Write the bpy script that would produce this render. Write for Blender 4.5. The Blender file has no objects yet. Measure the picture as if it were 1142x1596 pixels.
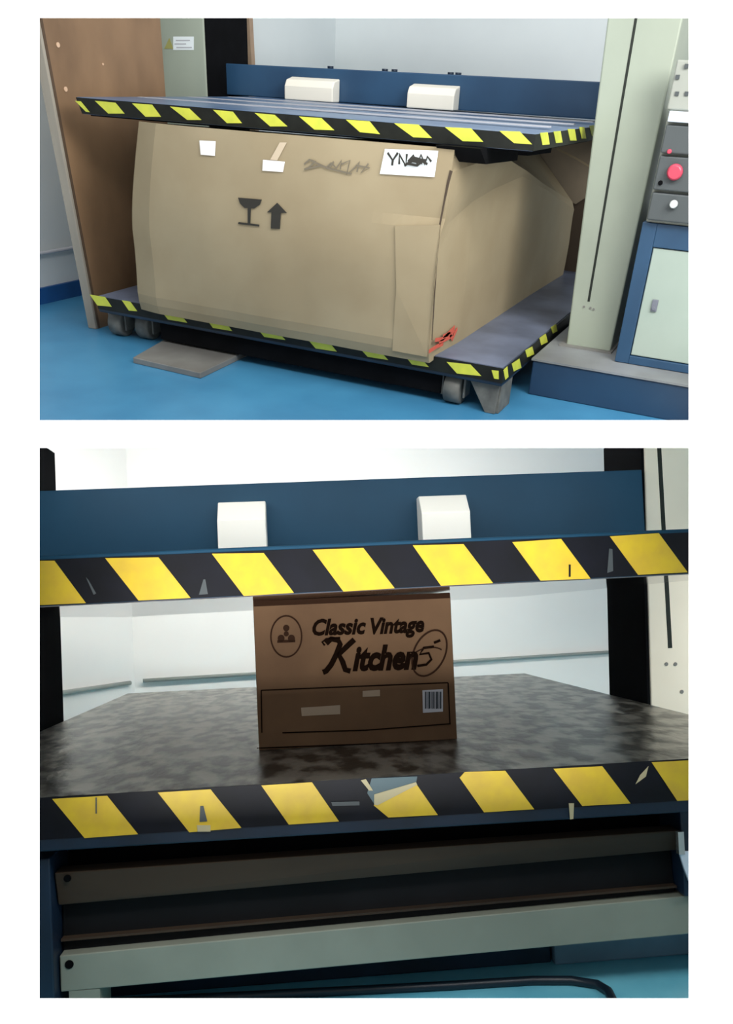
import bpy, bmesh, math, random
from mathutils import Vector, Matrix, noise
random.seed(7)
C = bpy.context.scene.collection
SC = bpy.context.scene
W, H, F, PY = 1142, 1596, 1300.0, 920

# ------------------------------------------------------------------ camera
# Two rooms of a factory, one above the other, seen by one camera through two
# openings of an added white wall.  Each room is built upright in its own coordinates
# (x right, y away, z up, metres) and then put in place as a whole.
def rot(w):
    w = Vector(w)
    return Matrix.Rotation(w.length, 3, w.normalized())
R0 = Matrix(((1, 0, 0), (0, 0, -1), (0, 1, 0)))
def cam(w, t):                       # camera-to-room matrix (camera: x right, y down, z forward)
    r = (rot(w) @ R0).transposed().to_4x4()
    r.translation = Vector(t)
    return r
CU = cam((0.5373, 0.4241, 0.1673), (1.7491, -1.9103, 0.5814))
CL = cam((-0.031, -0.078, -0.0432), (-0.0772, -1.0555, 0.2053))
MU = Matrix.Translation((0, 0, 0.12))            # upper room stands upright, floor at zero
CW = MU @ CU                                     # camera in the world
ML = CW @ CL.inverted()
cd = bpy.data.cameras.new('camera'); co = bpy.data.objects.new('camera', cd); C.objects.link(co)
cd.sensor_fit = 'HORIZONTAL'; cd.sensor_width = 36; cd.lens = 36 * F / W; cd.shift_y = (PY - H / 2) / W
cd.clip_start = 0.02
co.matrix_world = CW @ Matrix(((1, 0, 0, 0), (0, -1, 0, 0), (0, 0, -1, 0), (0, 0, 0, 1)))
SC.camera = co

# ------------------------------------------------------------------ light
SC.view_settings.view_transform = 'Standard'; SC.view_settings.look = 'None'
SC.view_settings.gamma = 1; SC.view_settings.exposure = 0.0; SC.view_settings.use_curve_mapping = False
wd = bpy.data.worlds.new('world'); SC.world = wd; wd.use_nodes = True
wd.node_tree.nodes['Background'].inputs[0].default_value = (0.97, 0.985, 1.0, 1)
wd.node_tree.nodes['Background'].inputs[1].default_value = 0.50

def area(name, M, loc, target, sx, sy, power, col=(1, 1, 1)):
    l = bpy.data.lights.new(name, 'AREA'); l.shape = 'RECTANGLE'; l.size = sx; l.size_y = sy
    l.energy = power; l.color = col
    o = bpy.data.objects.new(name, l); C.objects.link(o)
    d = (Vector(target) - Vector(loc)).normalized()
    q = d.to_track_quat('-Z', 'Y').to_matrix().to_4x4(); q.translation = Vector(loc)
    o.matrix_world = M @ q
    return o
# overhead light of the upper room, lamp near the ceiling
area('ceiling_lamp', MU, (0.7, 0.0, 2.4), (0.6, 0.5, 0), 2.2, 1.2, 14, (1, 0.98, 0.95))
area('side_fill', MU, (2.4, -0.65, 1.25), (1.05, 0.5, 0.2), 0.9, 0.8, 40, (1, 0.98, 0.94))  # unseen fill, added to brighten the big box's right side
area('wall_lamp', MU, (0.6, 1.2, 1.9), (0.6, 2.1, 0.6), 1.6, 0.3, 5, (0.95, 0.98, 1))
# unseen fill lights in front of the white wall (camera coordinates: x right, y down, z forward)
area('front_fill', CW, (0.0, -1.35, -0.1), (0, -0.2, 0.74), 1.6, 0.5, 34)  # added to make the white wall come out pure white
area('low_front_fill', CW, (0.0, 1.25, -1.3), (0, 0.1, 0.9), 1.2, 0.7, 115)  # added to lift the lower beam and machine front
# unseen fill strip added to brighten the lower cross beam and bumper blocks
area('beam_fill', CW, (0.0, -0.262, 1.42), (0, -0.17, 1.75), 1.25, 0.015, 4.6, (1, 0.99, 0.96))
# unseen fill strip added to brighten the back wall of the lower room
area('strip_fill', ML, (0.1, 1.35, 0.75), (0.1, 2.25, 0.35), 1.5, 0.05, 14, (1, 0.99, 0.96))

# ------------------------------------------------------------------ helpers
def s2l(c):
    return tuple(((v / 255) / 12.92 if v <= 10 else (((v / 255) + 0.055) / 1.055) ** 2.4) for v in c) + (1,)
def mat(name, rgb, rough=0.6, metal=0.0, var=0.0, scale=8.0, rgb2=None, bump=0.0, stretch=(1, 1, 1), lo=0.35, hi=0.65, spec=0.5, detail=6):
    m = bpy.data.materials.new(name); m.use_nodes = True
    nt = m.node_tree; b = nt.nodes['Principled BSDF']
    b.inputs['Base Color'].default_value = s2l(rgb); b.inputs['Roughness'].default_value = rough
    b.inputs['Metallic'].default_value = metal; b.inputs['Specular IOR Level'].default_value = spec
    if rgb2 or var or bump:
        tc = nt.nodes.new('ShaderNodeTexCoord'); mp = nt.nodes.new('ShaderNodeMapping'); mp.inputs['Scale'].default_value = stretch
        nt.links.new(tc.outputs['Object'], mp.inputs[0])
        n = nt.nodes.new('ShaderNodeTexNoise'); n.inputs['Scale'].default_value = scale; n.inputs['Detail'].default_value = detail
        nt.links.new(mp.outputs[0], n.inputs['Vector'])
        if rgb2 is None and var:
            rgb2 = tuple(max(0, v * (1 - var)) for v in rgb)
        if rgb2:
            r = nt.nodes.new('ShaderNodeValToRGB'); e = r.color_ramp.elements
            e[0].position = lo; e[1].position = hi; e[0].color = s2l(rgb); e[1].color = s2l(rgb2)
            nt.links.new(n.outputs['Fac'], r.inputs[0]); nt.links.new(r.outputs[0], b.inputs['Base Color'])
        if bump:
            bp = nt.nodes.new('ShaderNodeBump'); bp.inputs['Strength'].default_value = bump; bp.inputs['Distance'].default_value = 0.01
            nt.links.new(n.outputs['Fac'], bp.inputs['Height']); nt.links.new(bp.outputs[0], b.inputs['Normal'])
    return m

M = dict(
    page=mat('page_white', (252, 252, 252), 0.9, spec=0.1),
    wall_u=mat('pale_wall_paint', (222, 229, 229), 0.7, rgb2=(214, 221, 222), scale=2),
    wall_l=mat('white_wall_paint', (244, 240, 232), 0.7, rgb2=(239, 235, 227), scale=2),
    floor=mat('blue_epoxy_floor', (70, 138, 178), 0.35, rgb2=(60, 124, 164), scale=5),
    floor_l=mat('blue_green_epoxy_floor', (120, 200, 220), 0.25, rgb2=(92, 172, 198), scale=6),
    base_blue=mat('blue_skirting', (28, 84, 146), 0.5, var=.15),
    blue=mat('navy_blue_paint', (40, 76, 108), 0.45, rgb2=(34, 66, 96), scale=6),
    blue_rail=mat('deep_navy_paint', (34, 64, 92), 0.45, rgb2=(28, 52, 78), scale=5),
    blue_top=mat('steel_blue_paint', (66, 96, 134), 0.35, rgb2=(96, 118, 146), scale=5),
    blue_l=mat('teal_blue_paint', (22, 68, 94), 0.55, spec=.25, rgb2=(19, 61, 85), scale=4),
    blue_dk=mat('dark_blue_paint', (24, 44, 66), 0.4, var=.3),
    cream=mat('cream_green_paint', (158, 167, 152), 0.5, rgb2=(150, 159, 145), scale=5),
    cream_l=mat('cream_paint', (246, 236, 216), 0.5, rgb2=(240, 229, 208), scale=5),
    ivory_l=mat('white_plastic', (252, 250, 240), 0.4),
    ivory=mat('ivory_plastic', (236, 232, 218), 0.5),
    black=mat('black_rubber', (10, 11, 14), 0.9, var=.4, scale=20, spec=.1),
    slot=mat('dark_slot', (28, 34, 28), 0.8),
    yellow_u=mat('faded_yellow_tape', (206, 210, 74), 0.45, rgb2=(190, 198, 70), scale=30),
    black_u=mat('black_tape', (28, 31, 27), 0.5, var=.3, scale=30, spec=.25),
    yellow_l=mat('yellow_tape', (224, 190, 44), 0.45, rgb2=(214, 177, 52), scale=40),
    black_l=mat('glossy_black_tape', (15, 16, 26), 0.5, var=.4, scale=20, spec=.25),
    card=mat('kraft_cardboard', (158, 145, 118), 0.85, rgb2=(149, 135, 108), scale=5, spec=.2),
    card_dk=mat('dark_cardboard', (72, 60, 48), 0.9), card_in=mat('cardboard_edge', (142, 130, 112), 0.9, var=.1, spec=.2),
    card_l=mat('brown_cardboard', (106, 82, 60), 0.9, rgb2=(93, 71, 52), scale=9, spec=.15),
    ink=mat('black_ink', (42, 40, 34), 0.8), ink_l=mat('brown_ink', (20, 11, 6), 0.9, spec=.02), ink_f=mat('faint_ink', (46, 31, 22), 0.9, spec=.02),
    grey_ink=mat('grey_marker', (112, 104, 88), 0.8), red=mat('red_marker', (190, 84, 66), 0.8),
    paper=mat('white_paper', (226, 234, 236), 0.6), tape=mat('clear_glossy_tape', (240, 240, 240), 0.15),
    haze_tape=mat('clear_tape', (196, 180, 156), 0.25), tag=mat('beige_paper', (156, 138, 116), 0.7),
    ply=mat('plywood', (146, 116, 86), 0.5, rgb2=(104, 80, 58), scale=3.5, stretch=(1.5, 1.5, .9), lo=.3, hi=.75),
    ply_edge=mat('plywood_edge', (84, 66, 50), 0.8),
    rail=mat('pale_wood_rail', (168, 160, 146), 0.7, var=.15, stretch=(1, 1, .2)),
    plank=mat('brown_plank', (172, 146, 122), 0.7, var=.15),
    screw=mat('pale_screw', (214, 180, 150), 0.4),
    deck_u=mat('worn_grey_steel', (122, 132, 156), 0.42, 0.2, rgb2=(96, 104, 122), scale=7),
    deck_l=mat('polished_worn_steel', (156, 153, 143), 0.33, 0.6, rgb2=(70, 68, 62), scale=26, stretch=(1, .5, 1), bump=.35, lo=.42, hi=.57, detail=12),
    under=mat('polished_steel_sheet', (170, 162, 165), 0.1, 1.0, rgb2=(158, 151, 154), scale=4),
    cover=mat('worn_grey_cover', (138, 142, 146), 0.45, rgb2=(112, 114, 114), scale=5),
    steel=mat('grey_steel', (142, 142, 138), 0.5, 0.3, rgb2=(116, 114, 110), scale=6),
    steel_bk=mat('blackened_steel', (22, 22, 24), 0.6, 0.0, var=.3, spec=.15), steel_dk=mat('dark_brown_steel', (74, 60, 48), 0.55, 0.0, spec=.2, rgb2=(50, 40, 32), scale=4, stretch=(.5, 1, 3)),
    bar=mat('grey_green_painted_steel', (146, 150, 136), 0.5, rgb2=(128, 132, 119), scale=5),
    chrome=mat('bright_steel', (225, 222, 218), 0.2, 0.9),
    dkgrey=mat('dark_grey_plastic', (72, 78, 80), 0.5), midgrey=mat('grey_panel', (150, 154, 146), 0.55),
    silver=mat('silver_trim', (210, 220, 232), 0.3), door=mat('pale_green_door', (164, 178, 168), 0.5, rgb2=(156, 171, 161), scale=4),
    pink=mat('red_button', (196, 70, 92), 0.3), knob=mat('silver_knob', (200, 205, 205), 0.3),
    lock=mat('grey_lock', (112, 116, 128), 0.4), caster=mat('grey_cast_iron', (112, 112, 106), 0.6, var=.3, scale=20),
    warn=mat('olive_warning_yellow', (150, 148, 84), 0.6), palegrey=mat('pale_grey_print', (176, 178, 184), 0.7),
    cable=mat('black_cable', (18, 30, 42), 0.4), greyplate=mat('blue_grey_plate', (112, 140, 160), 0.4, var=.15),
    tear=mat('torn_teal_film', (56, 86, 94), 0.4), teardk=mat('torn_backing', (190, 178, 140), 0.6),
)

class Room:
    """unprojects photo points on to a plane of one room, and places things in it"""
    def __init__(s, M_, cam_): s.M = M_; s.c = cam_
    def at(s, px, py, ax, val):
        d = s.c.to_3x3() @ Vector(((px - 571) / F, (py - PY) / F, 1)); t = s.c.translation
        k = (val - t[ax]) / d[ax]
        return t + d * k
U = Room(MU, CU); L = Room(ML, CL)

def tagp(o, label=None, cat=None, group=None, kind=None):
    if label: o['label'] = label
    if cat: o['category'] = cat
    if group: o['group'] = group
    if kind: o['kind'] = kind
    return o
def thing(room, name, loc, label, cat, group=None):
    o = bpy.data.objects.new(name, None); C.objects.link(o); o.empty_display_size = .05
    o.matrix_world = room.M @ Matrix.Translation(loc); o['org'] = list(loc)
    return tagp(o, label, cat, group)
class MB:
    def __init__(s): s.bm = bmesh.new()
    def poly(s, pts, mi=0):
        vs = [s.bm.verts.new(Vector(p)) for p in pts]
        f = s.bm.faces.new(vs); f.material_index = mi; return f
    def hexa(s, b, t, mi=0):             # bottom ring of four, top ring of four
        B = [s.bm.verts.new(Vector(p)) for p in b]; T = [s.bm.verts.new(Vector(p)) for p in t]
        fs = [s.bm.faces.new(B[::-1]), s.bm.faces.new(T)]
        for i in range(len(B)):
            j = (i + 1) % len(B); fs.append(s.bm.faces.new((B[i], B[j], T[j], T[i])))
        for f in fs: f.material_index = mi
        return s
    def box(s, x0, x1, y0, y1, z0, z1, mi=0):
        return s.hexa([(x0, y0, z0), (x1, y0, z0), (x1, y1, z0), (x0, y1, z0)], [(x0, y0, z1), (x1, y0, z1), (x1, y1, z1), (x0, y1, z1)], mi)
    def prism(s, pts, d, mi=0):          # outline given depth along vector d
        d = Vector(d); return s.hexa([Vector(p) for p in pts], [Vector(p) + d for p in pts], mi)
    def tube(s, pts, r, n=10, mi=0, caps=True):
        pts = [Vector(p) for p in pts]; rings = []
        for i, p in enumerate(pts):
            d = (pts[min(i + 1, len(pts) - 1)] - pts[max(i - 1, 0)]).normalized()
            a = d.orthogonal().normalized() if i == 0 else (a - d * a.dot(d)).normalized()
            b = d.cross(a); rr = r[i] if isinstance(r, (list, tuple)) else r
            rings.append([s.bm.verts.new(p + (a * math.cos(2 * math.pi * k / n) + b * math.sin(2 * math.pi * k / n)) * rr) for k in range(n)])
        for u, v in zip(rings, rings[1:]):
            for k in range(n):
                f = s.bm.faces.new((u[k], u[(k + 1) % n], v[(k + 1) % n], v[k])); f.material_index = mi; f.smooth = True
        if caps:
            s.bm.faces.new(rings[0][::-1]).material_index = mi; s.bm.faces.new(rings[-1]).material_index = mi
        return s
    def ribbon(s, pts, w, nrm, th=.0006, mi=0):   # flat stroke of ink lying in a surface
        pts = [Vector(p) for p in pts]; nrm = Vector(nrm); Lf, Rt = [], []
        for i, p in enumerate(pts):
            d = (pts[min(i + 1, len(pts) - 1)] - pts[max(i - 1, 0)]).normalized(); sd = d.cross(nrm).normalized()
            ww = (w[i] if isinstance(w, (list, tuple)) else w) / 2
            Lf.append(p + sd * ww); Rt.append(p - sd * ww)
        for i in range(len(pts) - 1):
            s.prism([Lf[i], Lf[i + 1], Rt[i + 1], Rt[i]], nrm * th, mi)
        return s
    def build(s, name, mats, parent=None, room=None, loc=(0, 0, 0), bev=0, smooth=False):
        org = Vector(loc)
        if parent is not None:
            q = parent; org = Vector((0, 0, 0))
            org = Vector(parent['org'])
        for v in s.bm.verts: v.co -= org
        bmesh.ops.recalc_face_normals(s.bm, faces=s.bm.faces)
        me = bpy.data.meshes.new(name); s.bm.to_mesh(me); s.bm.free()
        if not isinstance(mats, (list, tuple)): mats = [mats]
        for m in mats: me.materials.append(m)
        if smooth:
            for p in me.polygons: p.use_smooth = True
        o = bpy.data.objects.new(name, me); C.objects.link(o)
        if parent is not None: o.parent = parent
        else: o.matrix_world = room.M @ Matrix.Translation(org)
        o['org'] = list(org)
        if bev:
            b = o.modifiers.new('bevel', 'BEVEL'); b.width = bev; b.segments = 2; b.limit_method = 'ANGLE'; b.angle_limit = .7
        return o
def text_mb(body, to3, size, shear=.25, offset=0.0, th=.0006, nrm=(0, -1, 0), sx=1.0):
    """default lettering as mesh; to3 maps (u, v) in letter units to a surface point"""
    cu = bpy.data.curves.new('t', 'FONT'); cu.body = body; cu.size = size; cu.shear = shear; cu.offset = offset; cu.resolution_u = 3
    o = bpy.data.objects.new('t', cu); C.objects.link(o)
    dg = bpy.context.evaluated_depsgraph_get(); me = bpy.data.meshes.new_from_object(o.evaluated_get(dg))
    bpy.data.objects.remove(o)
    mb = MB(); n = Vector(nrm) * th
    for p in me.polygons:
        pts = [to3(me.vertices[i].co.x * sx, me.vertices[i].co.y) for i in p.vertices]
        mb.prism(pts, n)
    bpy.data.meshes.remove(me)
    return mb

# ------------------------------------------------------------------ added white wall with two openings, standing in for a blank page
PZ = 0.74
def page_wall():
    m = MB()
    T = 0.03
    x0, x1 = 61.5, 1073; ops = [(28, 655), (698, 1556)]
    X0, X1, Y0, Y1 = -900, 2100, -500, 2100
    # openings splay wider towards the rooms
    # front and back skins made of strips around the openings
    xs = [X0, x0, x1, X1]; ys = [Y0, ops[0][0], ops[0][1], ops[1][0], ops[1][1], Y1]
    xb = [X0, x0 - 45, x1 + 45, X1]; yb = [Y0, ops[0][0] - 60, ops[0][1] + 18, ops[1][0] - 18, ops[1][1] + 50, Y1]
    g = [[m.bm.verts.new(CW @ Vector(((x - 571) / F * PZ, (y - PY) / F * PZ, PZ))) for x in xs] for y in ys]
    h = [[m.bm.verts.new(CW @ Vector(((x - 571) / F * PZ, (y - PY) / F * PZ, PZ + T))) for x in xb] for y in yb]
    holes = {(1, 1), (3, 1)}
    for j in range(5):
        for i in range(3):
            if (j, i) in holes:
                for (a, b) in (((j, i), (j, i + 1)), ((j, i + 1), (j + 1, i + 1)), ((j + 1, i + 1), (j + 1, i)), ((j + 1, i), (j, i))):
                    m.bm.faces.new((g[a[0]][a[1]], g[b[0]][b[1]], h[b[0]][b[1]], h[a[0]][a[1]]))
            else:
                m.bm.faces.new((g[j][i], g[j][i + 1], g[j + 1][i + 1], g[j + 1][i]))
                m.bm.faces.new((h[j][i], h[j + 1][i], h[j + 1][i + 1], h[j][i + 1]))
    loop = [(0, i) for i in range(3)] + [(j, 3) for j in range(5)] + [(5, i) for i in range(3, 0, -1)] + [(j, 0) for j in range(5, 0, -1)]
    for a, b in zip(loop, loop[1:] + loop[:1]):
        m.bm.faces.new((g[a[0]][a[1]], h[a[0]][a[1]], h[b[0]][b[1]], g[b[0]][b[1]]))
    class R_: M = Matrix.Identity(4)
    o = m.build('page_wall', M['page'], room=R_); tagp(o, kind='structure')
    # unseen divider added to stop light passing between rooms, back to the upper floor
    m = MB()
    def q(px, y, z): return CW @ Vector(((px - 571) / F * z, y, z))
    zf, zb = PZ + T, 1.78
    yf, ybk = (676 - PY) / F * zf, (677 - PY) / F * zb
    m.hexa([q(-200, yf - .004, zf), q(1342, yf - .004, zf), q(1342, ybk - .006, zb), q(-200, ybk - .006, zb)],
           [q(-200, yf + .004, zf), q(1342, yf + .004, zf), q(1342, ybk + .006, zb), q(-200, ybk + .006, zb)])
    o = m.build('light_divider', M['page'], room=R_); tagp(o, kind='structure')
page_wall()

# ================================================================== UPPER ROOM
FZ = -0.12
def upper_room():
    # floor, cut off where the white wall hides it
    m = MB()
    a = [U.at(x, 672, 2, FZ) for x in (-120, 250, 571, 850, 1250)]
    pts = [(-1.2, a[0].y, FZ), *a, (2.6, a[-1].y, FZ), (2.6, 2.15, FZ), (-1.2, 2.15, FZ)]
    m.prism([Vector(p) for p in pts], (0, 0, -.02))
    tagp(m.build('floor', M['floor'], room=U), kind='structure')
    Cn = Vector((-.29, 2.0, 0)); A = Vector((-.62, -.28, 0)) ; dirw = (Vector((-.43, .19, 0)) - Cn).normalized(); A = Cn + dirw * 2.35
    nl = Vector((-dirw.y, dirw.x, 0)); nl = nl if nl.x < 0 else -nl
    m = MB(); m.prism([Cn + Vector((0, 0, FZ)), A + Vector((0, 0, FZ)), A + Vector((0, 0, 1.6)), Cn + Vector((0, 0, 1.6))], nl * .06)
    tagp(m.build('wall_left', M['wall_u'], room=U), kind='structure')
    bd = Vector((1, .02, 0)).normalized()
    m = MB(); B = Cn + bd * 2.9; m.prism([Cn + Vector((0, 0, FZ)), B + Vector((0, 0, FZ)), B + Vector((0, 0, 1.6)), Cn + Vector((0, 0, 1.6))], (0, .06, 0))
    tagp(m.build('wall_back', M['wall_u'], room=U), kind='structure')
    m = MB(); o_ = -nl * .012
    m.prism([Cn + Vector((0, 0, FZ)), A + Vector((0, 0, FZ)), A + Vector((0, 0, -.07)), Cn + Vector((0, 0, -.07))], o_)
    tagp(m.build('baseboard_left', M['base_blue'], room=U), kind='structure')
    m = MB(); m.tube([Cn - nl * .012 + Vector((0, 0, .036)), A - nl * .012 + Vector((0, 0, .036))], .006)
    tagp(m.build('conduit', M['palegrey'], room=U), 'thin grey pipe running low along the pale wall left of the plywood', 'pipe')
    # brown plank behind the left column
    m = MB(); p0 = U.at(361, 28, 1, 1.2); p1 = U.at(388, 28, 1, 1.2); q0 = U.at(364, 95, 1, 1.2); q1 = U.at(392, 100, 1, 1.2)
    def ext(a, b, z): t = (z - a.z) / (b.z - a.z); return a + (b - a) * t
    m.prism([ext(p0, q0, FZ), ext(p1, q1, FZ), ext(p1, q1, .95), ext(p0, q0, .95)], (0, .025, 0))
    t = thing(U, 'wood_plank', (p0.x, 1.2, FZ), 'narrow brown wooden plank standing behind the left column of the machine in the upper photo area', 'plank')
    t['label'] = 'narrow brown wooden plank standing upright behind the black strip left of the white wall'
    m.build('board', M['plank'], t)
    m = MB(); m.prism([ext(p0, q0, FZ) + Vector((-.012, 0, 0)), ext(p0, q0, FZ) + Vector((-.001, 0, 0)), ext(p0, q0, .95) + Vector((-.001, 0, 0)), ext(p0, q0, .95) + Vector((-.014, 0, 0))], (0, .02, 0))
    m.build('pale_edge', M['ivory'], t)
upper_room()

def stripes(m, room, quads, ax, val, n, th=.0008):
    for q in quads:
        pts = [room.at(x, y, ax, val) for x, y in q]
        m.prism(pts, Vector(n) * th, 1)

UW, UD = 1.22, 1.43
def upper_machine():
    t = thing(U, 'clamp_tester', (.61, .8, FZ), 'large blue and cream clamping machine squeezing the tall crushed kraft box, with a hazard striped platen above and below', 'machine')
    t['label'] = 'blue and cream clamping machine holding the big kraft box between two striped platens'
    # ---- upper platen
    zt, zb = .4905, .455
    m = MB(); m.hexa([(.026, 0, zb), (UW, 0, zb), (UW, UD, zb), (.026, UD, zb)], [(.010, 0, zt + .002), (UW, 0, zt - .004), (UW, UD, zt - .004), (.010, UD, zt + .002)])
    up = m.build('upper_platen', M['blue_top'], t, bev=.003)
    m = MB(); m.prism([(.026, 0, zb + .001), (UW, 0, zb + .001), (UW, 0, zt - .004), (.011, 0, zt + .001)], (0, -.0015, 0)); m.box(UW, UW + .0015, -.0015, UD, zb + .001, zt - .004, 0)
    HB = m
    Q = [[(117, 157), (126, 158), (140, 175), (134, 174)], [(148, 157), (180, 160), (194, 177), (169, 177)], [(206, 161), (237, 163), (251, 182), (227, 182)],
         [(265, 166), (295, 169), (314, 187), (292, 187)], [(332, 171), (363, 174), (377, 192), (354, 192)], [(397, 176), (428, 179), (448, 197), (421, 197)],
         [(466, 181.5), (501, 184), (521, 203), (490, 202)], [(539, 186.5), (576, 189), (592, 209), (561, 206)], [(614, 192), (652, 194), (673, 215), (644, 214)],
         [(693, 198), (734, 200), (753, 221), (721, 220)], [(778, 204), (810, 205), (829, 225), (801, 223)]]
    m = HB; stripes(m, U, Q, 1, -.0016, (0, -1, 0))
    Qs = [[(841, 207), (853, 206), (856, 225), (845, 226)], [(862, 205), (873, 204), (876, 222), (866, 223)], [(884, 201), (895, 201), (898, 219), (888, 219)],
          [(902, 198), (910, 198), (913, 216), (906, 216)], [(918, 196), (925, 195), (927, 212), (922, 212)]]
    stripes(m, U, Qs, 0, UW + .0016, (1, 0, 0))
    m.build('hazard_tape', [M['black_u'], M['yellow_u']], up)
    m = MB(); m.box(.035, UW - .015, .02, UD - .02, zb - .004, zb); m.build('face_sheet', M['black'], up)
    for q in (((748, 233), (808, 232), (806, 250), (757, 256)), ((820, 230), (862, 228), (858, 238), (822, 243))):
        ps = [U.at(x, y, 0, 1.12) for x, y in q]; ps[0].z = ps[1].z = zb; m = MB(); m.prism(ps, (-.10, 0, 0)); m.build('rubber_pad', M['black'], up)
    for y in (.22, .45, .66):
        m = MB(); m.box(.03, UW - .03, y, y + .018, zt, zt + .003); m.build('top_rib', M['palegrey'], up)
    # ---- lower platen
    m = MB(); m.box(0, UW, 0, UD, -.045, -.004); lp = m.build('lower_platen', M['blue_dk'], t, bev=.003)
    m = MB(); m.box(.004, UW - .004, .004, UD, -.004, 0); m.build('deck_sheet', M['deck_u'], lp)
    m = MB(); m.box(0, UW, -.0015, 0, -.036, -.001); m.box(UW, UW + .0015, -.0015, UD, -.036, -.001); HB = m
    Q = [[(140, 459), (164, 463), (174, 478), (152, 476)], [(190, 468), (203, 470), (214, 485), (201, 484)], [(250, 483), (280, 488), (292, 503), (262, 498)], [(320, 495), (350, 500), (362, 516), (332, 511)],
         [(400, 511), (432, 516), (445, 530), (412, 525)], [(478, 527), (512, 532), (525, 548), (492, 543)], [(560, 542), (592, 547), (605, 561), (573, 556)], [(630, 553), (655, 557), (668, 572), (642, 568)],
         [(696, 564), (733, 568), (750, 586), (712, 582)], [(766, 577), (777, 578), (777, 591), (770, 590)]]
    m = HB; stripes(m, U, Q, 1, -.0016, (0, -1, 0))
    Qs = [[(784, 577), (790, 571), (792, 587), (787, 592)], [(797, 567), (809, 559), (812, 573), (800, 579)], [(818, 546), (829, 540), (832, 552), (821, 557)],
          [(840, 527), (850, 520), (853, 533), (843, 538)], [(858, 510), (866, 505), (868, 516), (861, 520)]]
    stripes(m, U, Qs, 0, UW + .0016, (1, 0, 0)); m.build('hazard_tape', [M['black_u'], M['yellow_u']], lp)
    # ---- rollers and feet under the lower platen
    m = MB(); m.box(.20, 1.06, .02, .10, -.098, -.045); m.build('under_shade_beam', M['black'], t, bev=.003)  # black side beam, added to give the dark shade below the platen front
    for (x, y) in ((.028, .06), (.115, .075), (1.09, .045)):
        m = MB(); m.tube([(x - .022, y, -.082), (x - .020, y, -.082), (x + .020, y, -.082), (x + .022, y, -.082)], [.031, .038, .038, .031], 24)
        m.tube([(x - .027, y, -.082), (x + .027, y, -.082)], .012, 12)
        m.build('roller', M['caster'], t)
        m = MB(); m.box(x - .032, x - .026, y - .02, y + .02, -.10, -.045); m.box(x + .026, x + .032, y - .02, y + .02, -.10, -.045); m.box(x - .034, x + .034, y - .024, y + .024, -.05, -.045)
        m.build('roller_bracket', M['caster'], t, bev=.002)
    m = MB()
    m.prism([(1.135, .012, -.045), (1.212, .012, -.045), (1.208, .012, -.12), (1.182, .012, -.12)], (0, .012, 0))
    m.prism([(1.203, .02, -.045), (1.215, .02, -.045), (1.215, .02, -.12), (1.203, .02, -.12)], (0, .09, 0)); m.build('foot_bracket', M['caster'], t, bev=.002)
    # ---- base rail and its cover
    m = MB(); m.box(1.235, 2.1, .21, .95, FZ, -.030); br = m.build('base_rail', M['blue_rail'], t, bev=.003)
    m = MB(); m.box(1.232, 2.1, .206, .95, -.030, -.025); m.build('cover_plate', M['cover'], br)
    # ---- right column
    m = MB(); xl0, xl1 = 1.278, 1.222; z0, z1 = -.025, 1.25
    m.hexa([(xl0, .38, z0), (1.396, .38, z0), (1.396, .66, z0), (xl0, .66, z0)], [(xl1, .38, z1), (1.420, .38, z1), (1.420, .66, z1), (xl1, .66, z1)])
    col = m.build('column', M['cream'], t, bev=.004)
    m = MB(); a = U.at(917, 470, 1, .3798); b = U.at(991, 28, 1, .3798); b = a + (b - a) * 1.5
    m.prism([a + Vector((-.003, 0, 0)), a + Vector((.003, 0, 0)), b + Vector((.003, 0, 0)), b + Vector((-.003, 0, 0))], (0, -.0006, 0)); m.build('slot', M['slot'], col)
    for (x, y) in ((910, 478), (920, 480), (925, 482)):
        p = U.at(x, y, 1, .38); m = MB(); m.tube([p, p + Vector((0, -.002, 0))], .003, 10); m.build('screw', M['steel'], col)
    m = MB(); m.box(1.262, 1.402, .365, .68, -.025, -.020); m.build('column_foot_plate', M['steel'], t)
    # ---- left column, with warning sticker and black bellows
    m = MB(); a = U.at(255, 60, 1, .74); b = U.at(318, 60, 1, .74)
    m.box(a.x - .06, b.x, .74, .98, FZ, 1.25); col = m.build('column', M['cream'], t, bev=.004)
    m = MB(); c0 = U.at(320, 40, 1, .86); c1 = U.at(358, 40, 1, .86); m.box(b.x, b.x + .006, .745, .985, FZ, 1.25)
    m.build('bellows', M['black'], col)
    p = [U.at(x, y, 1, .7395) for x, y in ((256, 76), (270, 76), (264, 59))]
    m = MB(); m.prism(p, (0, -.0006, 0)); wl = m.build('warning_triangle', M['warn'], col)
    m = MB(); p = [U.at(x, y, 1, .7397) for x, y in ((270, 57), (302, 57), (302, 78), (270, 78))]; m.prism(p, (0, -.0005, 0)); m.build('warning_label', M['paper'], col)
    m = MB()
    for k, (x0_, x1_) in enumerate(((274, 296), (272, 290), (275, 299))):
        y = 62 + k * 5.5; p = [U.at(x, yy, 1, .7391) for x, yy in ((x0_, y), (x1_, y), (x1_, y + 2), (x0_, y + 2))]; m.prism(p, (0, -.0005, 0))
    m.build('label_print', M['palegrey'], col)
    # ---- cross beam
    xr0 = 1.163
    m = MB(); m.hexa([(-.19, .85, .4925), (xr0 + .02, .85, .4925), (xr0 + .02, .95, .4925), (-.19, .95, .4925)], [(-.19, .85, .582), (xr0, .85, .585), (xr0, .95, .585), (-.19, .95, .582)])
    bm_ = m.build('cross_beam', M['blue'], t, bev=.003)
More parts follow.
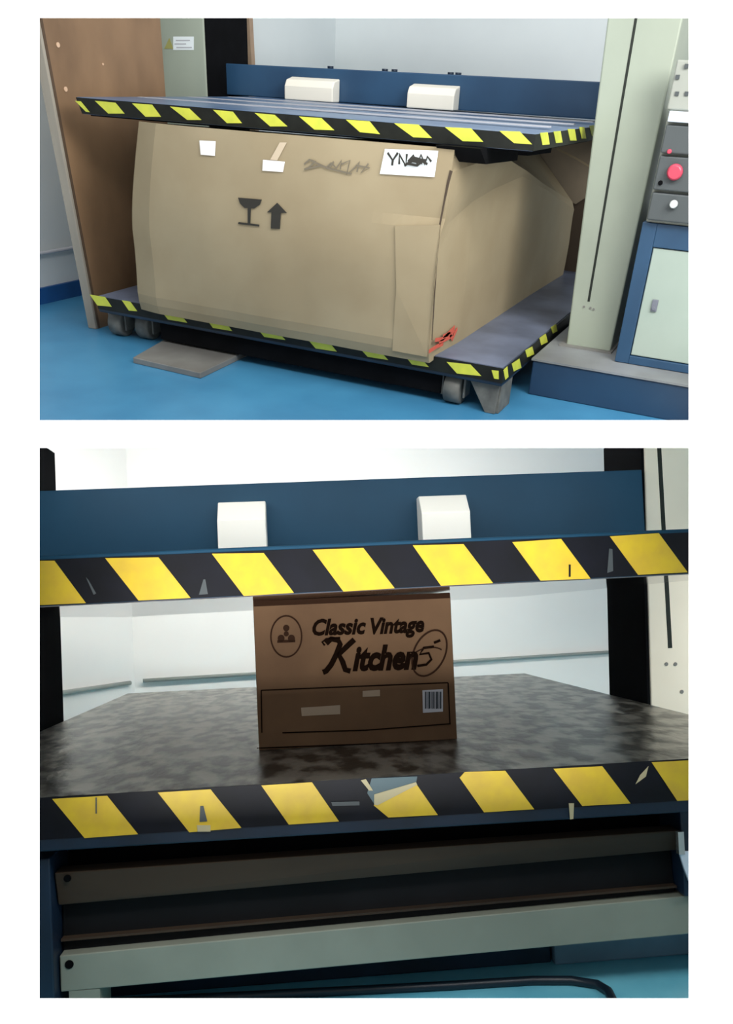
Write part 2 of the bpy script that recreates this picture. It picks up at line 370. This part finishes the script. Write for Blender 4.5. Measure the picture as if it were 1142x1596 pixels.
    for (xa, xb_) in ((.155, .330), (.585, .737)):
        m = MB(); pr = [(xa, .80, .492), (xa, .80, .530), (xa, .812, .548), (xa, .849, .556), (xa, .849, .492)]
        m.prism(pr, (xb_ - xa, 0, 0)); m.build('bumper_block', M['ivory'], bm_, bev=.003)
    for px in (515, 600, 615, 703, 715):
        p = U.at(px, 105, 1, .89); m = MB(); m.tube([(p.x, .89, .583), (p.x, .89, .590)], .010, 8); m.build('bolt', M['blue_dk'], bm_)
upper_machine()

def control_cabinet():
    t = thing(U, 'control_cabinet', (1.40, .31, -.025), 'navy blue control cabinet with pale green door and dark button modules, at the right edge', 'cabinet')
    x0, x1 = 1.424, 1.84
    m = MB(); m.box(x0, x1, .314, .64, -.025, .308); body = m.build('cabinet_body', M['blue'], t, bev=.003)
    m = MB()
    m.box(x0, x0 + .034, .302, .314, -.024, .308); m.box(x0 + .034, x1, .302, .314, .256, .308); m.box(x0 + .034, x1, .302, .314, -.024, -.004)
    m.build('door_frame', M['blue'], t, bev=.0015)
    m = MB(); m.box(x0 + .036, x1 - .03, .306, .314, -.002, .254); d = m.build('door', M['door'], t, bev=.002)
    p = U.at(1020, 476, 1, .306); m = MB(); m.box(p.x - .007, p.x + .007, .301, .306, p.z - .014, p.z + .014, 0); m.tube([(p.x, .301, p.z - .006), (p.x, .298, p.z - .006)], .005, 12)
    m.build('lock', M['lock'], d, bev=.001)
    # sloping console with stacked modules
    m = MB(); m.box(x0 + .006, x1, .305, .53, .308, .536); m.build('console', M['midgrey'], t, bev=.004)
    def module(z0, z1, name, mt, xa=x0 + .010):
        m = MB(); m.hexa([(xa, .282, z0), (x1 - .05, .282, z0), (x1 - .05, .305, z0), (xa, .305, z0)], [(xa, .286, z1), (x1 - .05, .286, z1), (x1 - .05, .305, z1), (xa, .305, z1)])
        return m.build(name, mt, t, bev=.003)
    m1 = module(.316, .374, 'knob_module', M['dkgrey']); m2 = module(.380, .449, 'button_module', M['dkgrey']); m3 = module(.455, .510, 'display_module', M['dkgrey'])
    def disc(px, py, r, mt, name, par, h=.012):
        p = U.at(px, py, 1, .282); m = MB(); m.tube([(p.x, .284, p.z), (p.x, .282 - h * .7, p.z), (p.x, .282 - h, p.z)], [r, r, r * .75], 20); m.build(name, mt, par)
    disc(1052, 268, .017, M['pink'], 'red_button', m2, .014); disc(1050, 318, .009, M['knob'], 'silver_knob', m1); disc(1043, 236, .005, M['pink'], 'red_lamp', m3, .005)
    disc(1029, 285, .005, M['black'], 'black_pin', m2, .004)
    m = MB(); m.box(x0 + .012, x1 - .05, .279, .305, .516, .537); m.build('silver_trim', M['silver'], t, bev=.002)
    m = MB(); m.hexa([(x0 + .004, .29, .539), (x1 - .05, .29, .539), (x1 - .05, .33, .539), (x0 + .004, .33, .539)], [(x0 + .004, .295, .632), (x1 - .05, .295, .632), (x1 - .05, .33, .632), (x0 + .004, .33, .632)])
    kp = m.build('keypad_panel', M['midgrey'], t, bev=.003)
    for (px, py) in ((1055, 146), (1070, 146), (1056, 120), (1070, 103)):
        p = U.at(px, py, 1, .294); m = MB(); m.box(p.x - .004, p.x + .004, .289, .296, p.z - .004, p.z + .004); m.build('key', M['dkgrey'], kp)
control_cabinet()

def plywood():
    t = thing(U, 'plywood_board', (-.09, .1, FZ), 'tall brown plywood board standing at the left side of the platens', 'board')
    X = -.075
    a = U.at(150, 478, 0, X); b = U.at(66, 28, 0, X); d = (b - a) / (b.z - a.z)
    lo = a + d * (FZ - a.z); hi = a + d * (1.2 - a.z)
    m = MB(); m.prism([lo, (X, .482, FZ), (X, .482, 1.2), hi], (-.015, 0, 0)); bd = m.build('sheet', M['ply'], t)
    m = MB(); e = Vector((0, -.009, 0)); m.prism([lo + e, lo, hi, hi + e], (-.02, 0, 0)); m.build('dark_edge', M['ply_edge'], t)
    e2 = Vector((0, -.019, 0)); m = MB(); m.prism([lo + e2, lo + e, hi + e, hi + e2], (-.03, 0, 0)); m.build('edge_rail', M['rail'], t, bev=.002)
    for px, py in ((90, 70), (102, 139), (160, 100)):
        p = U.at(px, py, 0, X); m = MB(); m.tube([p, p + Vector((.002, 0, 0))], .006 if px < 150 else .003, 12); m.build('screw', M['screw'], t)
plywood()

def ramp():
    z = FZ + .016
    c = [U.at(*q, 2, z) for q in ((207, 557), (312, 581), (388, 545), (275, 518))]
    m = MB(); m.hexa([Vector((p.x, p.y, FZ)) for p in c], [p for p in c])
    o = m.build('steel_plate', M['steel'], room=U, loc=(c[0].x, c[0].y, FZ), bev=.002); tagp(o, 'flat grey steel plate lying on the blue floor, half under the lower platen', 'plate')
ramp()

def big_box():
    t = thing(U, 'cardboard_box', (.62, .65, 0), 'big crushed kraft cardboard box printed with a glass and an arrow', 'box')
    m = MB(); NX, NZ = 36, 20
    TOP = .4500
    def front(u, v):
        z = -.012 + v * (TOP + .012)
        xl = .166 + .045 * max(0, (v - .45) / .55) ** 1.2 + .003 * math.sin(v * 7)
        xr = [(0, 1.040), (.27 / .48, 1.043), (.42 / .48, 1.056), (1, 1.060)]
        for (a, xa), (b, xb) in zip(xr, xr[1:]):
            if v <= b + 1e-6: xrr = xa + (xb - xa) * (v - a) / (b - a); break
        x = xl + (xrr - xl) * u
        bulge = .012 * math.sin(math.pi * min(1, u)) * math.sin(math.pi * v)
        y = -.036 - bulge
        # left edge fold: narrow facet turning back
        fold = max(0, 1 - u / .085)
        y += fold * (.014 + .012 * v)
        # crease near the upper right corner
        cz = .30; k = max(0, (u - .80) / .20)
        if z > cz: y += .012 * k * (1 - min(1, (z - cz) / .17)) * 1.0
        y += .0035 * noise.noise(Vector((x * 7, z * 7, .3)))
        if v < .12: y += .012 * (1 - v / .12) ** 2
        return Vector((x, y, z))
    RW = (0, 7, 13, 18, 20)              # grid rows where the folds run
    ysid = [(-.036, (1.040, 1.042, 1.046, 1.056, 1.060), (-.012, .15, .29, .405, .450)),
            (.15, (1.050, 1.054, 1.048, 1.082, 1.030), (0, .18, .330, .424, .446)),
            (.30, (1.050, 1.055, 1.050, 1.084, 1.00), (0, .188, .346, .412, .440)),
            (.50, (1.050, 1.056, 1.062, 1.072, .95), (0, .190, .362, .376, .425)),
            (.80, (1.050, 1.056, 1.058, 1.048, .90), (0, .172, .304, .318, .405)),
            (1.20, (1.056, 1.060, 1.058, 1.048, .90), (0, .104, .212, .236, .380))]
    g = [[m.bm.verts.new(front(i / NX, j / NZ)) for i in range(NX + 1)] for j in range(NZ + 1)]
    for j in range(NZ):
        for i in range(NX): m.bm.faces.new((g[j][i], g[j][i + 1], g[j + 1][i + 1], g[j + 1][i]))
    # side as a grid: stations along y, levels along z (20 levels shared with the front edge)
    def prof(st, v):
        y, xs, zs = st
        k = next(i for i in range(4) if v <= RW[i + 1]); f = (v - RW[k]) / (RW[k + 1] - RW[k])
        return Vector((xs[k] + (xs[k + 1] - xs[k]) * f, y, zs[k] + (zs[k + 1] - zs[k]) * f))
    NS = 5; cols = [[g[j][NX] for j in range(NZ + 1)]]
    for a, b in zip(ysid, ysid[1:]):
        for q in range(1, NS + 1):
            f = q / NS; cl = []
            for j in range(NZ + 1):
                p = prof(a, j).lerp(prof(b, j), f)
                if 0 < j < 13: p.x += .002 * noise.noise(p * 6)
                cl.append(m.bm.verts.new(p))
            cols.append(cl)
    for a, b in zip(cols, cols[1:]):
        for j in range(NZ): m.bm.faces.new((a[j], b[j], b[j + 1], a[j + 1]))
    # top, left, back and bottom
    lf = [m.bm.verts.new((.24, 1.20, j / NZ * .37)) for j in range(NZ + 1)]
    for j in range(NZ): m.bm.faces.new((lf[j], g[j][0], g[j + 1][0], lf[j + 1]))
    for j in range(NZ): m.bm.faces.new((cols[-1][j], lf[j], lf[j + 1], cols[-1][j + 1]))
    m.bm.faces.new([g[NZ][i] for i in range(NX + 1)] + [c[NZ] for c in cols[1:]] + [lf[NZ]])
    m.bm.faces.new([g[0][i] for i in range(NX + 1)] + [c[0] for c in cols[1:]] + [lf[0]])
    m.build('carton', M['card'], t)
    def fp(px, py, off=.002):           # point on the bulged front, found by marching over its depth
        p = U.at(px, py, 1, -.045)
        for _ in range(4):
            v = min(1, max(0, (p.z + .012) / (TOP + .012))); a = front(0, v); b = front(1, v); u = min(1, max(0, (p.x - a.x) / (b.x - a.x)))
            p = U.at(px, py, 1, front(u, v).y - off)
        return p
    # overlapping joint flap at the right end of the front
    m = MB(); pts = [fp(x, y, .0015) for x, y in ((616, 352), (686, 350), (678, 440), (666, 556), (612, 546), (618, 450))]; m.prism(pts, (0, -.003, 0)); m.build('joint_flap', M['card'], t)
    # stickers, tape, handwriting, printed marks
    def quad(name, q, mt, th=.0008, off=.002): m = MB(); m.prism([fp(x, y, off) for x, y in q], (0, -th, 0)); return m.build(name, mt, t)
    quad('shipping_label', ((600, 232), (683, 235), (677, 276), (592, 271)), M['paper'], .001, .003)
    quad('glossy_tape_patch', ((311, 219), (336, 220), (335, 243), (313, 241)), M['tape'], .001, .003)
    quad('glossy_tape_patch', ((410, 249), (444, 252), (441, 268), (409, 266)), M['tape'], .001, .003)
    quad('clear_tape', ((436, 222), (447, 222), (432, 250), (421, 249)), M['haze_tape'], .0006, .0025)
    def strokes(name, paths, w, mt, off=.0035):
        m = MB()
        for pt in paths: m.ribbon([fp(x, y, off) for x, y in pt], w, (0, -1, 0))
        return m.build(name, mt, t)
    m = MB(); m.ribbon([fp(x, y, .001) for x, y in ((703, 266), (698, 285), (692, 315), (685, 352), (681, 400), (677, 460), (673, 530))], [.007, .006, .004, .004, .003, .003, .002], (0, -1, 0)); m.build('corner_seam', M['card_dk'], t)
    # glass mark
    m = MB(); m.prism([fp(x, y, .003) for x, y in ((371, 308), (408, 311), (405, 319), (396, 325), (381, 324), (374, 317))], (0, -.0008, 0))
    m.prism([fp(x, y, .003) for x, y in ((386, 323), (391, 323), (390, 349), (386, 349))], (0, -.0008, 0)); m.prism([fp(x, y, .003) for x, y in ((372, 346), (404, 350), (404, 353), (371, 349))], (0, -.0008, 0))
    m.build('glass_mark', M['ink'], t)
    m = MB(); m.prism([fp(x, y, .003) for x, y in ((416, 331), (432, 316), (447, 332))], (0, -.0008, 0)); m.prism([fp(x, y, .003) for x, y in ((423, 330), (438, 331), (436, 357), (422, 356))], (0, -.0008, 0)); m.build('arrow_mark', M['ink'], t)
    hw = [[(474, 256), (482, 249), (492, 251), (480, 262), (474, 264), (500, 258), (512, 263), (520, 252)], [(508, 262), (516, 254), (524, 262), (532, 250), (530, 264)], [(532, 256), (545, 250), (540, 272), (552, 262), (560, 252), (556, 268)], [(484, 250), (510, 262), (548, 271)], [(556, 258), (576, 262), (562, 270), (574, 255)]]
    strokes('handwriting', hw, .0035, M['grey_ink'])
    lw = [[(604, 238), (612, 250), (620, 238)], [(612, 250), (611, 258)], [(622, 256), (622, 240), (632, 258), (634, 240)], [(636, 252), (644, 242), (650, 256), (656, 241), (662, 256), (666, 244), (672, 252)], [(634, 255), (650, 258), (662, 250), (646, 246), (638, 250), (658, 254)], [(630, 258), (646, 249), (664, 250)], [(640, 246), (656, 250), (666, 256)]]
    strokes('label_writing', lw, .005, M['ink'], .0055)
    # red writing low on the right side
    m = MB()
    def sp(px, py): return U.at(px, py, 0, 1.052)
    for pt in (((668, 548), (680, 540), (690, 536)), ((678, 530), (690, 528), (702, 516), (708, 510)), ((684, 534), (700, 526), (708, 514)), ((690, 524), (700, 520), (704, 528)), ((712, 512), (704, 530))):
        m.ribbon([sp(*q) for q in pt], .009, (1, 0, 0), .001)
    m.build('red_writing', M['red'], t)
    # flap turned up at the back right
    m = MB(); m.prism([U.at(x, y, 1, 1.24) for x, y in ((740, 262), (800, 236), (862, 226), (885, 212), (945, 205), (925, 300), (897, 318), (850, 300))], (0, .005, 0)); m.build('rear_flap', M['card_in'], t)
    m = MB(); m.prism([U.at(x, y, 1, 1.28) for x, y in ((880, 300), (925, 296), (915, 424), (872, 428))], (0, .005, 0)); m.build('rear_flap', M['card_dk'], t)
    m = MB(); m.ribbon([U.at(x, y, 1, 1.239) for x, y in ((868, 232), (896, 246), (926, 264))], .006, (0, -1, 0)); m.build('fold_line', M['card'], t)
big_box()

# ================================================================== LOWER ROOM
FL = -.31
def lower_room():
    m = MB(); m.box(-1.3, 2.0, -.35, 2.7, FL - .02, FL); tagp(m.build('floor', M['floor_l'], room=L), kind='structure')
    Cn = Vector((-.70, 2.08, 0)); B = Cn + Vector((1.985, .364, 0)).normalized() * 2.6; A = Cn + Vector((-.19, -.38, 0)).normalized() * 1.2
    def top(p): # stay under the upper floor
        return p + Vector((0, 0, 1.12))
    m = MB(); m.prism([Cn + Vector((0, 0, FL)), B + Vector((0, 0, FL)), top(B), top(Cn)], (-.01, .05, 0)); tagp(m.build('wall_back', M['wall_l'], room=L), kind='structure')
    m = MB(); m.prism([Cn + Vector((0, 0, FL)), A + Vector((0, 0, FL)), top(A), top(Cn)], (-.05, .02, 0)); tagp(m.build('wall_left', M['wall_l'], room=L), kind='structure')
    nb = Vector((.18, -.98, 0)) * .012; na = Vector((.9, -.43, 0)) * .012
    m = MB(); m.tube([Cn + nb + Vector((.03, 0, 0)), B + nb], .007); m.tube([Cn + na + Vector((-.02, -.03, -.004)), A + na + Vector((0, 0, -.004))], .008)
    tagp(m.build('trim_2', M['midgrey'], room=L), kind='structure')
lower_room()

def lower_machine():
    t = thing(L, 'clamp_tester', (0, .6, FL), 'blue clamping machine with bright yellow striped platens gripping the small dark brown box', 'machine')
    def zl(x0, y0, x1, y1):            # straight line of height over x on the front plane
        a = L.at(x0, y0, 1, 0); b = L.at(x1, y1, 1, 0); k = (b.z - a.z) / (b.x - a.x); return lambda x: a.z + k * (x - a.x)
    # ---- upper platen
    tt = zl(61, 866, 1026, 826); tb = zl(61, 945, 1070, 894); X = .61; D = 1.52
    m = MB(); m.hexa([(-X, 0, tb(-X)), (X, 0, tb(X)), (X, D, tb(X)), (-X, D, tb(-X))], [(-X, 0, tt(-X)), (X, 0, tt(X)), (X, D, tt(X)), (-X, D, tt(-X))])
    up = m.build('upper_platen', M['blue_l'], t, bev=.002)
    m = MB(); e = .0012; m.hexa([(-X, .004, tb(-X) - e), (X, .004, tb(X) - e), (X, D, tb(X) - e), (-X, D, tb(-X) - e)], [(-X, .004, tb(-X)), (X, .004, tb(X)), (X, D, tb(X)), (-X, D, tb(-X))]); m.build('face_sheet', M['under'], up)
    ta = zl(61, 873, 1026, 832); m = MB(); m.prism([(-X, 0, tb(-X) + .0005), (X, 0, tb(X) + .0005), (X, 0, ta(X)), (-X, 0, ta(-X))], (0, -.001, 0)); HB = m
    Q = [[(20, 874), (85, 874), (134, 940), (20, 945)], [(164, 870), (247, 868.6), (297, 932), (216, 936)], [(330, 863), (411, 862), (458, 924), (380, 929)], [(487, 857), (566, 854), (615, 917), (535, 922)],
         [(643, 850), (722, 848), (768, 909), (687, 913)], [(798, 845), (874, 840), (920, 902), (842, 905)], [(950, 836), (1026, 831), (1071, 892), (994, 896)]]
    m = HB; stripes(m, L, Q, 1, -.001, (0, -1, 0)); m.build('hazard_tape', [M['black_l'], M['yellow_l']], up)
    m = MB()
    for q in ([(886, 880), (889, 880), (889, 899), (886, 899)],): m.prism([L.at(x, y, 1, -.0018) for x, y in q], (0, -.0006, 0))
    m.build('tape_nick', M['black_l'], up)
    for q in ([(134, 900), (138, 904), (150, 925), (146, 927)], [(317, 903), (320, 903), (324, 926), (310, 927)], [(949, 855), (954, 856), (955, 890), (946, 893)]): m = MB(); m.prism([L.at(x, y, 1, -.0011) for x, y in q], (0, -.0006, 0)); m.build('scuff', M['dkgrey'], up)
    # ---- lower platen
    lt = zl(62, 1243, 1073, 1181); lb = zl(62, 1309, 1073, 1247); ll = zl(62, 1328, 1073, 1266)
    m = MB(); m.hexa([(-X, 0, ll(-X)), (X, 0, ll(X)), (X, D, ll(X)), (-X, D, ll(-X))], [(-X, 0, -.003), (X, 0, -.003), (X, D, -.003), (-X, D, -.003)])
    lp = m.build('lower_platen', M['blue_dk'], t, bev=.002)
    m = MB(); m.box(-X, X, .0, D, -.003, 0); m.build('deck_sheet', M['deck_l'], lp)
    m = MB(); m.prism([(-X, -.0001, lb(-X)), (X, -.0001, lb(X)), (X, -.0001, min(0, lt(X))), (-X, -.0001, min(0, lt(-X)))], (0, -.001, 0)); HB = m
    Q = [[(81.5, 1245), (167, 1240), (215, 1300), (132, 1306)], [(246, 1235), (328, 1230), (376, 1290), (295, 1297)], [(407, 1224), (486, 1219), (528, 1280), (450, 1285)], [(582, 1255), (648, 1221), (682, 1270), (605, 1274)],
         [(716, 1212), (724, 1203), (787, 1201), (832, 1261), (754, 1266)], [(862, 1198), (938, 1194), (982, 1252), (907, 1256)], [(1015, 1188), (1110, 1183), (1110, 1245), (1055, 1248)]]
    m = HB; stripes(m, L, Q, 1, -.0012, (0, -1, 0)); m.build('hazard_tape', [M['black_l'], M['yellow_l']], lp)
    m = MB(); m.prism([L.at(x, y, 1, -.0014) for x, y in ((579, 1213), (650, 1210), (648, 1221), (583, 1253), (572, 1236))], (0, -.0006, 0)); m.build('torn_film', M['tear'], lp)
    for q in ([(562, 1216), (570, 1214), (581, 1232), (575, 1232)], [(583, 1238), (648, 1219), (650, 1223), (588, 1255), (583, 1254)], [(997, 1208), (1010, 1194), (1006, 1210), (990, 1222)], [(886, 1252), (894, 1252), (893, 1276), (888, 1277)], [(307, 1286), (328, 1286), (328, 1296), (308, 1296)]):
        m = MB(); m.prism([L.at(x, y, 1, -.002) for x, y in q], (0, -.0008, 0)); m.build('torn_edge', M['teardk'], lp)
    for q in ([(149, 1243), (151, 1243), (151, 1268), (149, 1268)], [(312, 1256), (317, 1256), (323, 1280), (311, 1281)], [(516, 1250), (560, 1249), (560, 1255), (518, 1256)]): m = MB(); m.prism([L.at(x, y, 1, -.0022) for x, y in q], (0, -.0006, 0)); m.build('scuff', M['dkgrey'], lp)
    # ---- columns
    for (x0, x1, y0, y1, sgn) in ((.65, .86, .66, .88, 1), (-.86, -.65, .66, .98, -1)):
        zt = .578 if sgn > 0 else .625; t0, t1 = (-.016, .010) if sgn > 0 else (0, 0)
        def bx(m, xa, xb, ya, yb, z0, z1):
            f = lambda z: t0 + (t1 - t0) * (z - FL) / (zt - FL)
            return m.hexa([(xa + f(z0), ya, z0), (xb + f(z0), ya, z0), (xb + f(z0), yb, z0), (xa + f(z0), yb, z0)], [(xa + f(z1), ya, z1), (xb + f(z1), ya, z1), (xb + f(z1), yb, z1), (xa + f(z1), yb, z1)])
        m = MB(); bx(m, x0 + (.006 if sgn > 0 else 0), x1 - (.006 if sgn < 0 else 0), y0, y1, FL, zt); col = m.build('column', M['cream_l'], t, bev=.003)
        xi = x0 if sgn > 0 else x1
        m = MB(); bx(m, min(xi, xi + sgn * .006), max(xi, xi + sgn * .006), y0 + .004, y1 + .002, FL, zt)
        m.build('bellows', M['black'], col)
        if sgn > 0:
            a = L.at(1044, 1010, 1, .66); m = MB(); m.box(a.x - .0045, a.x + .0045, .6592, .66, a.z, zt - .002); m.build('slot', M['slot'], col)
            for px, py in ((1038, 1035), (1052, 1035), (1062, 1078)):
                p = L.at(px, py, 1, .66); m = MB(); m.tube([p, p + Vector((0, -.0015, 0))], .004, 10); m.build('hole', M['steel'], col)
    # ---- cross beam
    a = L.at(62, 765, 1, .64); b = L.at(1000, 732, 1, .64); k = (b.z - a.z) / (b.x - a.x); z_ = lambda x: a.z + k * (x - a.x)
    m = MB(); m.hexa([(-.648, .64, .335), (b.x, .64, .335), (b.x, .76, .335), (-.648, .76, .335)], [(-.648, .64, z_(-.648)), (b.x, .64, z_(b.x)), (b.x, .76, z_(b.x)), (-.648, .76, z_(-.648))])
    bmn = m.build('cross_beam', M['blue_l'], t, bev=.002)
    for (xa_, xb_, yt, ym, yb_) in ((340, 416, 781, 812, 850), (659, 735, 771, 799, 836)):
        Y = .575; p0 = L.at(xa_, yb_ + 12, 1, Y); p1 = L.at(xb_, yb_ + 12, 1, Y); zm = L.at(xa_, ym, 1, Y).z; ztp = L.at(xa_, yt + 2, 1, .605).z
        m = MB(); m.prism([(p0.x, Y, p0.z), (p0.x, Y, zm), (p0.x, .607, ztp), (p0.x, .639, ztp), (p0.x, .639, p0.z)], (p1.x - p0.x, 0, 0)); m.build('bumper_block', M['ivory_l'], bmn, bev=.002)
    for px in (385, 660, 670, 540, 525):
        p = L.at(px, 750, 1, .70); m = MB(); m.tube([(p.x, .70, z_(p.x)), (p.x, .70, z_(p.x) + .006)], .007, 8); m.build('bolt', M['blue_dk'], bmn)
    # ---- carriage under the platen
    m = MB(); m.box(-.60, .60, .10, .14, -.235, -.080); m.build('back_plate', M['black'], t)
    def pt(px, py, y): return L.at(px, py, 1, y)
    m = MB()
    xa, xb = -.40, .412
    def ln(p, q):
        a = L.at(*p, 1, .04); b = L.at(*q, 1, .04); k = (b.z - a.z) / (b.x - a.x); return lambda x: a.z + k * (x - a.x)
    f0 = ln((90, 1357), (1058, 1291)); f1 = ln((90, 1412), (1030, 1328)); f2 = ln((90, 1468), (1073, 1382)); f3 = ln((90, 1490), (1073, 1396)); f4 = ln((90, 1547), (1073, 1456))
    # upper channel: bright top flange, hollow below, thin lower lip
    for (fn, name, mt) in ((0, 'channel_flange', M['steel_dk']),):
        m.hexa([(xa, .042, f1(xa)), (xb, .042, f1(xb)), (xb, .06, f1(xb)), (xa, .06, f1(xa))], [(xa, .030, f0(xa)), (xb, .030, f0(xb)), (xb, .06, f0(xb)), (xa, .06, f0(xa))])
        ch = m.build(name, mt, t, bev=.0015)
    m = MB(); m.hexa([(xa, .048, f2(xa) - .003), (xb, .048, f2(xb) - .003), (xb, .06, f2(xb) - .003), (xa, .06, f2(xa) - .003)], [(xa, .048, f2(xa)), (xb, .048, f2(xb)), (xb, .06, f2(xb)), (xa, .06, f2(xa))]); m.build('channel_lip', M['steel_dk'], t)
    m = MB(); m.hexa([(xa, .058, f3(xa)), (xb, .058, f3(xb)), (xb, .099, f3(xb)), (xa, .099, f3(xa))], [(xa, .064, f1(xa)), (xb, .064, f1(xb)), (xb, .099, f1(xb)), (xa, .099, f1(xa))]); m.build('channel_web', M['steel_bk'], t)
    m = MB(); m.hexa([(xa, .040, f4(xa)), (.60, .040, f4(.60)), (.60, .099, f4(.60)), (xa, .099, f4(xa))], [(xa, .040, f3(xa)), (.60, .040, f3(.60)), (.60, .099, f3(.60)), (xa, .099, f3(xa))]); lb_ = m.build('lower_bar', M['bar'], t, bev=.0015)
    for px, py in ((106, 1368),):
        p = L.at(px, py, 1, .033); m = MB(); m.tube([p, p + Vector((0, -.004, 0))], .0045, 12); m.build('bolt_hole', M['black'], ch)
    p = L.at(108, 1503, 1, .0398); m = MB(); m.tube([p, p + Vector((0, -.001, 0))], .0055, 14); m.build('bolt_hole', M['black'], lb_)
    m = MB(); m.box(-.60, -.402, .02, .10, FL, -.080); m.build('post', M['blue_dk'], t, bev=.002)
    m = MB(); m.box(.414, .60, .03, .099, f3(.5) + .001, -.072); m.build('post', M['blue_dk'], t, bev=.002)
    m = MB(); m.prism([L.at(x, y, 1, .028) for x, y in ((1056, 1326), (1090, 1326), (1090, 1382), (1073, 1376), (1064, 1352))], (0, -.004, 0)); m.build('corner_plate', M['silver'], t)
    m = MB(); m.box(xb - .006, xb + .002, .022, .03, f1(xb), f0(xb)); m.build('corner_edge', M['chrome'], ch)
    # foot rails on the floor
    m = MB(); r0 = L.at(905, 1500, 2, FL)
    m.box(-.385, .262, .145, .21, FL, -.258); m.build('foot_rail', M['blue_dk'], t, bev=.003)
    m = MB(); m.box(.264, .62, .135, .21, FL, -.262); m.build('foot_rail', M['greyplate'], t, bev=.003)
    # leg through to the floor so that the bar is carried
    m = MB(); m.box(-.39, -.352, .04, .099, FL, f4(-.38)); m.build('foot', M['bar'], t)
lower_machine()

def cable():
    pts = [L.at(x, y, 2, FL + .006) for x, y in ((100, 1566), (300, 1556), (500, 1546), (700, 1536), (830, 1528), (890, 1528), (930, 1534), (948, 1545), (955, 1560), (958, 1575))]
    m = MB(); m.tube(pts, .006, 10)
    tagp(m.build('cable', M['cable'], room=L, loc=tuple(pts[5] - Vector((0, 0, .006)))), 'black cable curving over the blue green floor in front of the foot rail', 'cable')
cable()

def small_box():
    t = thing(L, 'cardboard_box', (0, .3, 0), 'small dark brown box printed Kitchen in black lettering, with a barcode sticker', 'box')
    Y = .27
    x0, x1, ztop = -.153, .162, .235
    m = MB(); m.box(x0, x1, Y, Y + .22, 0, ztop); m.build('carton', M['card_l'], t, bev=.0015)
    m = MB(); m.box(x0 + .001, x1 - .001, Y - .0005, Y, ztop - .009, ztop - .0005); m.build('seal_tape', M['ink_f'], t)
    def fp(px, py, off=.0006): return L.at(px, py, 1, Y - off)
    def to3(px0, py0, px1, py1, wid):      # letters along a line of the photo, units of pixels
        a = math.atan2(py1 - py0, px1 - px0); ca, sa = math.cos(a), math.sin(a)
        return lambda u, v: fp(px0 + u * ca + v * sa, py0 + u * sa - v * ca)
    m = text_mb('Classic', to3(484, 990, 660, 984, 0), 34, .28, 1.3, sx=.88); m.build('lettering', M['ink_l'], t)
    m = text_mb('Vintage', to3(574, 988, 660, 984, 0), 34, .28, 1.3, sx=.84); m.build('lettering', M['ink_l'], t)
    m = text_mb('itchen', to3(549, 1044, 700, 1040, 0), 52, .28, 2.4, sx=.78); m.build('lettering', M['ink_l'], t)
    def strokes(name, paths, w, mt):
        m = MB()
        for pth in paths:
            m.ribbon([fp(x, y) for x, y in pth], w, (0, -1, 0))
        return m.build(name, mt, t)
    def arc(cx, cy, rx, ry, a0, a1, n=28, tilt=0):
        out = []
        for i in range(n + 1):
            a = math.radians(a0 + (a1 - a0) * i / n); x = rx * math.cos(a); y = ry * math.sin(a); c, s = math.cos(tilt), math.sin(tilt); out.append((cx + x * c - y * s, cy + x * s + y * c))
        return out
    strokes('lettering', [[(508, 1003), (516, 996), (527, 998), (530, 1004), (524, 1020), (516, 1036), (508, 1046), (503, 1048)], [(552, 997), (540, 1008), (528, 1020), (534, 1032), (538, 1044), (546, 1046)]], [.0085] * 8, M['ink_l'])
    strokes('lettering', [[(506, 1006), (502, 1001), (508, 996), (530, 994)]], .003, M['ink_l'])
    strokes('ring_mark', [arc(669, 1018, 24, 38, 0, 360, 36, .45)], .0028, M['ink_f'])
    strokes('ring_mark_stroke', [arc(666, 1030, 30, 20, 200, 330, 16, -.3)], .002, M['ink_f'])
    strokes('figure_five', [[(676, 1008), (660, 1010), (654, 1020), (668, 1018), (672, 1028), (664, 1036), (650, 1038)], [(676, 1002), (686, 998)]], .004, M['ink_l'])
    strokes('round_emblem', [arc(446, 992, 24, 32, 0, 360, 36)], .0024, M['ink_f'])
    m = MB()
    for cx, cy, r in ((446, 979, 5), (438, 995, 5.5), (454, 995, 5.5), (446, 988, 4)):
        m.prism([fp(x, y) for x, y in arc(cx, cy, r, r, 0, 330, 11)], (0, -.0006, 0))
    m.prism([fp(x, y) for x, y in ((432, 998), (460, 997), (460, 1001), (432, 1002))], (0, -.0006, 0))
    m.build('emblem_figure', M['ink_f'], t)
    strokes('printed_frame', [[(407, 1076), (550, 1070), (698, 1064)], [(407, 1076), (408, 1142)], [(440, 1142), (570, 1138), (702, 1128)], [(698, 1064), (701, 1128)], [(400, 1166), (560, 1160), (706, 1154)]], .0018, M['ink_l'])
    def quad(name, q, mt): m = MB(); m.prism([fp(x, y) for x, y in q], (0, -.0006, 0)); return m.build(name, mt, t)
    quad('paper_tag', ((469, 1103), (530, 1099), (530, 1113), (470, 1116)), M['tag']); quad('paper_tag', ((565, 1077), (592, 1075), (592, 1085), (565, 1086)), M['tag'])
    bc = quad('barcode_sticker', ((658, 1076), (690, 1074), (690, 1109), (659, 1111)), M['palegrey'])
    m = MB(); x = 662
    for w in (2, 1, 3, 1, 2, 1, 3, 1, 2):
        m.prism([fp(a, b, .0013) for a, b in ((x, 1078), (x + w, 1078), (x + w, 1104), (x, 1105))], (0, -.0004, 0)); x += w + 1.2
    m.build('bars', M['cable'], bc)
small_box()
for o in bpy.data.objects:
    if 'org' in o: del o['org']
